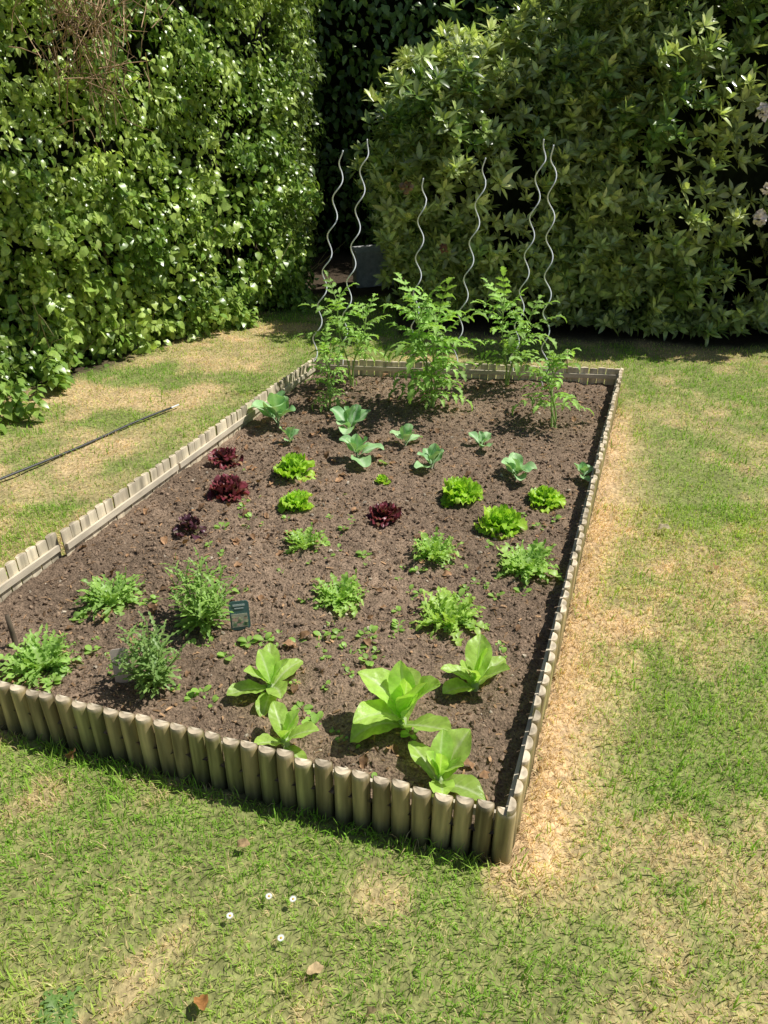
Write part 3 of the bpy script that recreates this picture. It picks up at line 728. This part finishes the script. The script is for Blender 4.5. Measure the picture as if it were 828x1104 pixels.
# spiral stakes
def stake(px, py, tx, ty, label, dy=0.0, ph=0.0):
    p, t = ground(px, py, .1); top = at_y(tx, ty, p[1]+dy); L = np.linalg.norm(top-p); ax = unit(top-p)
    a = unit(np.cross(ax, np.array([0, 1., 0]))); b = np.cross(ax, a)
    s = np.linspace(-.15, L, 170); th = s/.21*2*np.pi+ph
    amp = np.where(s > L-.12, .02*sstep(L, L-.12, s)+.004, .021)*sstep(-.05, .08, s)
    pts = s[:, None]*ax+amp[:, None]*(a*np.cos(th)[:, None]+b*np.sin(th)[:, None])
    V, Q, T = tube(pts, .0037, 7); o = MB().add(V, Q, T).obj('spiral_stake', M_metal)
    o.location = [float(q) for q in p]
    return tag(o, label, 'plant stake', 'galvanised spiral tomato stakes')
stake(336, 399, 370, 162, 'leftmost spiral metal stake, leaning right', 0, 0)
stake(366, 399, 396, 150, 'second spiral metal stake from the left, tip against the dark gap', 0, 2)
stake(444, 400, 457, 192, 'third spiral metal stake from the left, shortest looking, by the bushy tomato', 0, 4)
stake(488, 402, 524, 170, 'fourth spiral metal stake from the left, leaning right over the bushy tomato', 0, 1)
stake(551, 404, 587, 150, 'fifth spiral metal stake from the left, taller of the right pair', 0, 3)
stake(586, 416, 597, 156, 'rightmost spiral metal stake, at the low tomato plant', 0, 5.3)

# small sticks and tags
def stick(px, py, h, r, label, col, name='wooden_stick', lean=(0, 0)):
    p, t = on_soil(px, py); V, Q, T = tube([[0, 0, -.05], [lean[0]*.5, lean[1]*.5, h*.5], [lean[0], lean[1], h]], [r, r*.95, r*.8], 7)
    o = MB().add(V, Q, T, col).obj(name, M_stick); o.location = [float(q) for q in p]; tag(o, label, 'stick')
stick(612, 412, .21, .007, 'thin pale wooden stick at the far right end of the bed', (.55, .42, .25), lean=(-.03, 0))
stick(17, 694, .13, .009, 'short dark wooden stick at the left, behind the front left feathery plant', (.13, .10, .07))
def rcard(W, z0, z1, r, th):
    pts = []
    for cx, cz, a0 in ((W/2-r, z0+r, -90), (W/2-r, z1-r, 0), (-W/2+r, z1-r, 90), (-W/2+r, z0+r, 180)):
        for a in np.linspace(a0, a0+90, 5): pts.append((cx+r*math.cos(math.radians(a)), cz+r*math.sin(math.radians(a))))
    n = len(pts); V = [[x, -th/2, z] for x, z in pts]+[[x, th/2, z] for x, z in pts]+[[0, -th/2, (z0+z1)/2], [0, th/2, (z0+z1)/2]]
    Q = [[i, (i+1) % n, n+(i+1) % n, n+i] for i in range(n)]
    T = [[(i+1) % n, i, 2*n] for i in range(n)]+[[n+i, n+(i+1) % n, 2*n+1] for i in range(n)]
    return V, Q, T
def plant_tag(px, py, w, h, label, face, rot, lean=-.25, pic=True):
    p, t = on_soil(px, py); W = w/F*t; Hh = h/F*t*1.05
    g = thing('plant_tag', label, 'plant tag', p, rot)
    g.rotation_euler = (lean, 0, rot)
    z0 = .008
    V, Q, T = rcard(W, z0, z0+Hh, W*.18, .002); MB().add(V, Q, T, face).obj('card', M_card, g, False)
    MB().add(*box((0, .0015, -.02), (W*.3, .001, .07)), col=face).obj('spike', M_card, g, False)
    if pic:
        m = MB(); V, Q = box((-W*.02, -.0018, z0+Hh*.33), (W*.80, .001, Hh*.46)); m.add(V, Q, None, (.46, .46, .36))
        for i in range(20):
            x_, z_ = (rng.random()-.5)*W*.64, z0+Hh*(.15+.35*rng.random()); q = W*.08*(.6+rng.random())
            m.add([[x_-q, -.0027, z_-q*.5], [x_+q*.6, -.0027, z_-q], [x_+q, -.0027, z_+q*.6], [x_-q*.4, -.0027, z_+q]], [[0, 1, 2, 3]], None, [(.62, .62, .40), (.66, .44, .38), (.16, .28, .16)][i % 3])
        m.obj('picture', M_card, g, False)
        m = MB()
        for i, (l, zz) in enumerate(((.6, .86), (.46, .75))):
            V, Q = box((0, -.0016, z0+Hh*zz), (W*l, .001, Hh*(.03 if i else .06))); m.add(V, Q, None, (.48, .56, .55))
        m.obj('print', M_card, g, False)
plant_tag(260, 677, 21, 33, 'dark teal printed plant tag with a picture, right of the tall fine-leaved plant', (.085, .18, .18), .2, -.12)
plant_tag(135, 738, 18, 40, 'plain brownish grey plant tag half hidden in the fine-leaved plant', (.60, .52, .46), .25, -.12, False)

# black pole in the grass
a = ground(-30, 528, .02)[0]; b = ground(186, 439, .02)[0]
s = np.linspace(0, 1, 14)[:, None]; pts = a+(b-a)*s; pts[:, 2] = .016+.003*np.sin(s[:, 0]*9)
pts[:, 0] += .012*np.sin(s[:, 0]*6)
g = thing('pole', 'thin black pole lying in the dry grass beside the left edging', 'pole', pts[0])
V, Q, T = tube(pts-pts[0], .0065, 9); MB().add(V, Q, T).obj('rod', M_black, g)
e = unit(b-a); V, Q, T = tube(np.array([b-pts[0]-e*.01, b-pts[0]+e*.05]), .005, 9); MB().add(V, Q, T).obj('tip', M_metal, g)

# dry leaves
def dry_mesh(seed, L=1.0):
    r = np.random.default_rng(seed)
    V, Q, s, t = leaf_grid(L, L*.62, D(25*r.normal()+12), D(-30+25*r.normal()), lambda q: np.sin(np.pi*(.04+.93*q))**.8, 8, 5, .35+.3*r.random(), L*.08, 2, r.random()*6)
    V[:, 0] -= L/2; V[:, 2] -= V[:, 2].min()
    return V, Q, s, t
def dry_leaf(p, L, col, label, group=None, seed=None):
    V, Q, s, t = dry_mesh(seed if seed is not None else int(rng.integers(1e6)), L)
    o = MB().add(V, Q, None, leaf_cols(col, np.array(col)*.7, s, t, .1)).obj('dry_leaf', M_dry)
    o.location = [float(q) for q in p]; o.rotation_euler = (.2*rng.normal(), .2*rng.normal(), rng.random()*6.28)
    tag(o, label, 'leaf', group)
for px, py, wpx, col, lb in [(218, 1084, 25, (.48, .23, .08), 'large curled orange brown dry leaf on the lawn at the bottom'),
        (340, 1047, 20, (.62, .46, .25), 'pale tan dry leaf on the lawn right of the orange brown one'),
        (262, 912, 16, (.55, .38, .2), 'light brown dry leaf on the lawn just in front of the edging'),
        (80, 820, 18, (.26, .14, .07), 'dark brown dry leaf below the front edging at the left'),
        (715, 571, 14, (.62, .52, .34), 'small pale dry leaf on the sunny lawn right of the bed'),
        (770, 613, 12, (.45, .26, .12), 'small brown dry leaf at the far right of the sunny lawn'),
        (398, 1096, 16, (.5, .38, .2), 'tan dry leaf at the bottom edge of the lawn')]:
    p, t = ground(px, py, .018); dry_leaf(p, wpx/F*t, col, lb)
P_ = bed_pts(250, .05)
P_[180:] = P_[180:]*.55+.45*(A2*.6+D2*.4)[None]     # more litter along the left side
for q in P_:
    q[2] = float(soil_h(q[0], q[1]))+.003
    dry_leaf(q, .018+.030*random.random()**1.5, np.array([.48, .28, .15])*(.4+.8*random.random()), 'small curled brown dry leaf lying on the bare soil', 'dry leaves on the soil')

# weed seedlings
def seed_mesh(k):
    m = MB(); r = np.random.default_rng(k)
    n = 5+k % 4
    for i in range(n):
        L = .018+.018*r.random()
        V, Q, s, t = leaf_grid(L, L*.55, D(35+20*r.normal()), D(0+20*r.normal()), paddle, 6, 3, .2)
        m.add(V@rz(i*2.4+r.random()).T, Q, None, leaf_cols(np.array([.25, .45, .07])*(.8+.6*r.random()), (.42, .56, .18), s, t, .2))
    return m.mesh('weed_seedling', M_let)
SM = [seed_mesh(i) for i in range(6)]
spots = [(340, 690), (395, 688), (437, 630), (445, 640), (436, 664), (425, 655), (215, 742), (200, 748), (185, 742), (260, 550), (275, 556), (333, 605), (355, 583), (362, 560), (350, 640), (340, 655),
         (505, 640), (520, 660), (490, 640), (250, 562), (270, 690), (285, 690), (330, 770), (370, 800), (382, 808), (440, 800), (395, 600), (500, 610), (300, 560), (310, 600), (95, 705), (105, 710), (60, 740), (240, 700), (415, 500), (580, 560), (455, 640), (460, 655),
         (365, 690), (350, 712), (375, 705), (322, 690), (405, 700), (390, 720), (160, 650), (175, 655), (205, 690), (352, 600), (540, 640), (560, 640), (430, 610), (445, 615), (610, 560), (520, 590), (262, 640), (300, 690), (240, 590),
         (395, 690), (400, 684), (388, 692), (343, 686), (440, 668), (432, 670), (350, 588), (342, 596), (282, 562), (268, 545), (100, 690), (90, 660), (150, 670), (335, 780), (320, 765), (345, 775), (540, 700), (415, 735)]
spots += [(x+rng.normal()*26, y+rng.normal()*18) for x, y in spots]
for i, (px, py) in enumerate(spots):
    p, t = on_soil(px+rng.normal()*5, py+rng.normal()*4)
    r_, l_, f_, b_ = dists(p[0], p[1])
    if max(r_, l_, f_, b_) > -.06: continue
    o = link_mesh('weed_seedling', SM[i % 6], None, p, (0, 0, rng.random()*6.28)); q = (.55+.85*rng.random())*(1 if i < 75 else .65); o.scale = (q, q, q)
    tag(o, 'tiny green weed seedling sprouting from the bare soil', 'weed', 'weed seedlings in the bed')

# daisies
def daisy(px, py):
    p, t = ground(px, py, .03); g = thing('daisy', 'small white daisy in the front lawn', 'flower', (p[0], p[1], 0), rng.random()*6, 'white daisies in the front lawn')
    V, Q, T = tube([[0, 0, 0], [.002, 0, .018], [0, 0, .032]], .001, 5); MB().add(V, Q, T, (.2, .28, .08)).obj('stem', M_let, g)
    m = MB(); n = 16; az = np.arange(n)*2*np.pi/n; d = np.column_stack([np.cos(az), np.sin(az), .25+.1*rng.normal(size=n)])
    scatter(m, ovate(.1, .1, .4), np.tile([0, 0, .032], (n, 1))+d*.002, frames(np.array([0, 0, 1.])-.25*d, d), np.full(n, .0068), np.full((n, 3), .8)); m.obj('petals', M_petal, g)
    V, _, T, s = ico(3); MB().add(unit(V)*np.array([.0028, .0028, .002])+[0, 0, .033], None, T, (.7, .45, .03)).obj('centre', M_petal, g)
for q in ((248, 988), (290, 967), (316, 970), (303, 1012)): daisy(*q)
leafy = ground(62, 1092, 0)[0]
g = MB(); n = 16
for i in range(n):
    L = .045+.03*rng.random(); V, Q, s, t = leaf_grid(L, L*.42, D(25+8*rng.normal()), D(-15), jag(4), 10, 3, .2)
    g.add(V@rz(i*2.4).T, Q, None, leaf_cols((.16, .30, .07), (.3, .42, .15), s, t, .2))
o = g.obj('lawn_weed', M_let); o.location = [float(q) for q in leafy]; tag(o, 'flat dark green weed rosette in the lawn at the bottom left', 'weed')

# ------------------------------------------------------------ light and camera
S = Vector((.64, .13, 1.03)).normalized()
sun = bpy.data.lights.new('sun', 'SUN'); sun.energy = 5.0; sun.angle = math.radians(.5); sun.color = (1, .965, .89)
so = bpy.data.objects.new('sun', sun); COL.objects.link(so); so.rotation_euler = S.to_track_quat('Z', 'Y').to_euler()
w = bpy.data.worlds.new('World'); bpy.context.scene.world = w; w.use_nodes = True
nt = w.node_tree; bg = nt.nodes['Background']; sk = nt.nodes.new('ShaderNodeTexSky'); sk.sky_type = 'NISHITA'; sk.sun_disc = False
sk.sun_elevation = math.asin(S.z); sk.sun_rotation = math.atan2(S.x, S.y)
nt.links.new(sk.outputs[0], bg.inputs[0]); bg.inputs[1].default_value = .065
cam = bpy.data.cameras.new('camera'); co = bpy.data.objects.new('camera', cam); COL.objects.link(co)
cam.sensor_fit = 'VERTICAL'; cam.sensor_height = 36; cam.sensor_width = 27; cam.lens = 36*F/1104; cam.clip_end = 500; cam.clip_start = .05
co.location = (0, 0, H); co.rotation_euler = (math.pi/2-P, 0, 0)
sc_ = bpy.context.scene; sc_.camera = co
sc_.view_settings.view_transform = 'Standard'; sc_.view_settings.look = 'None'; sc_.view_settings.exposure = 0
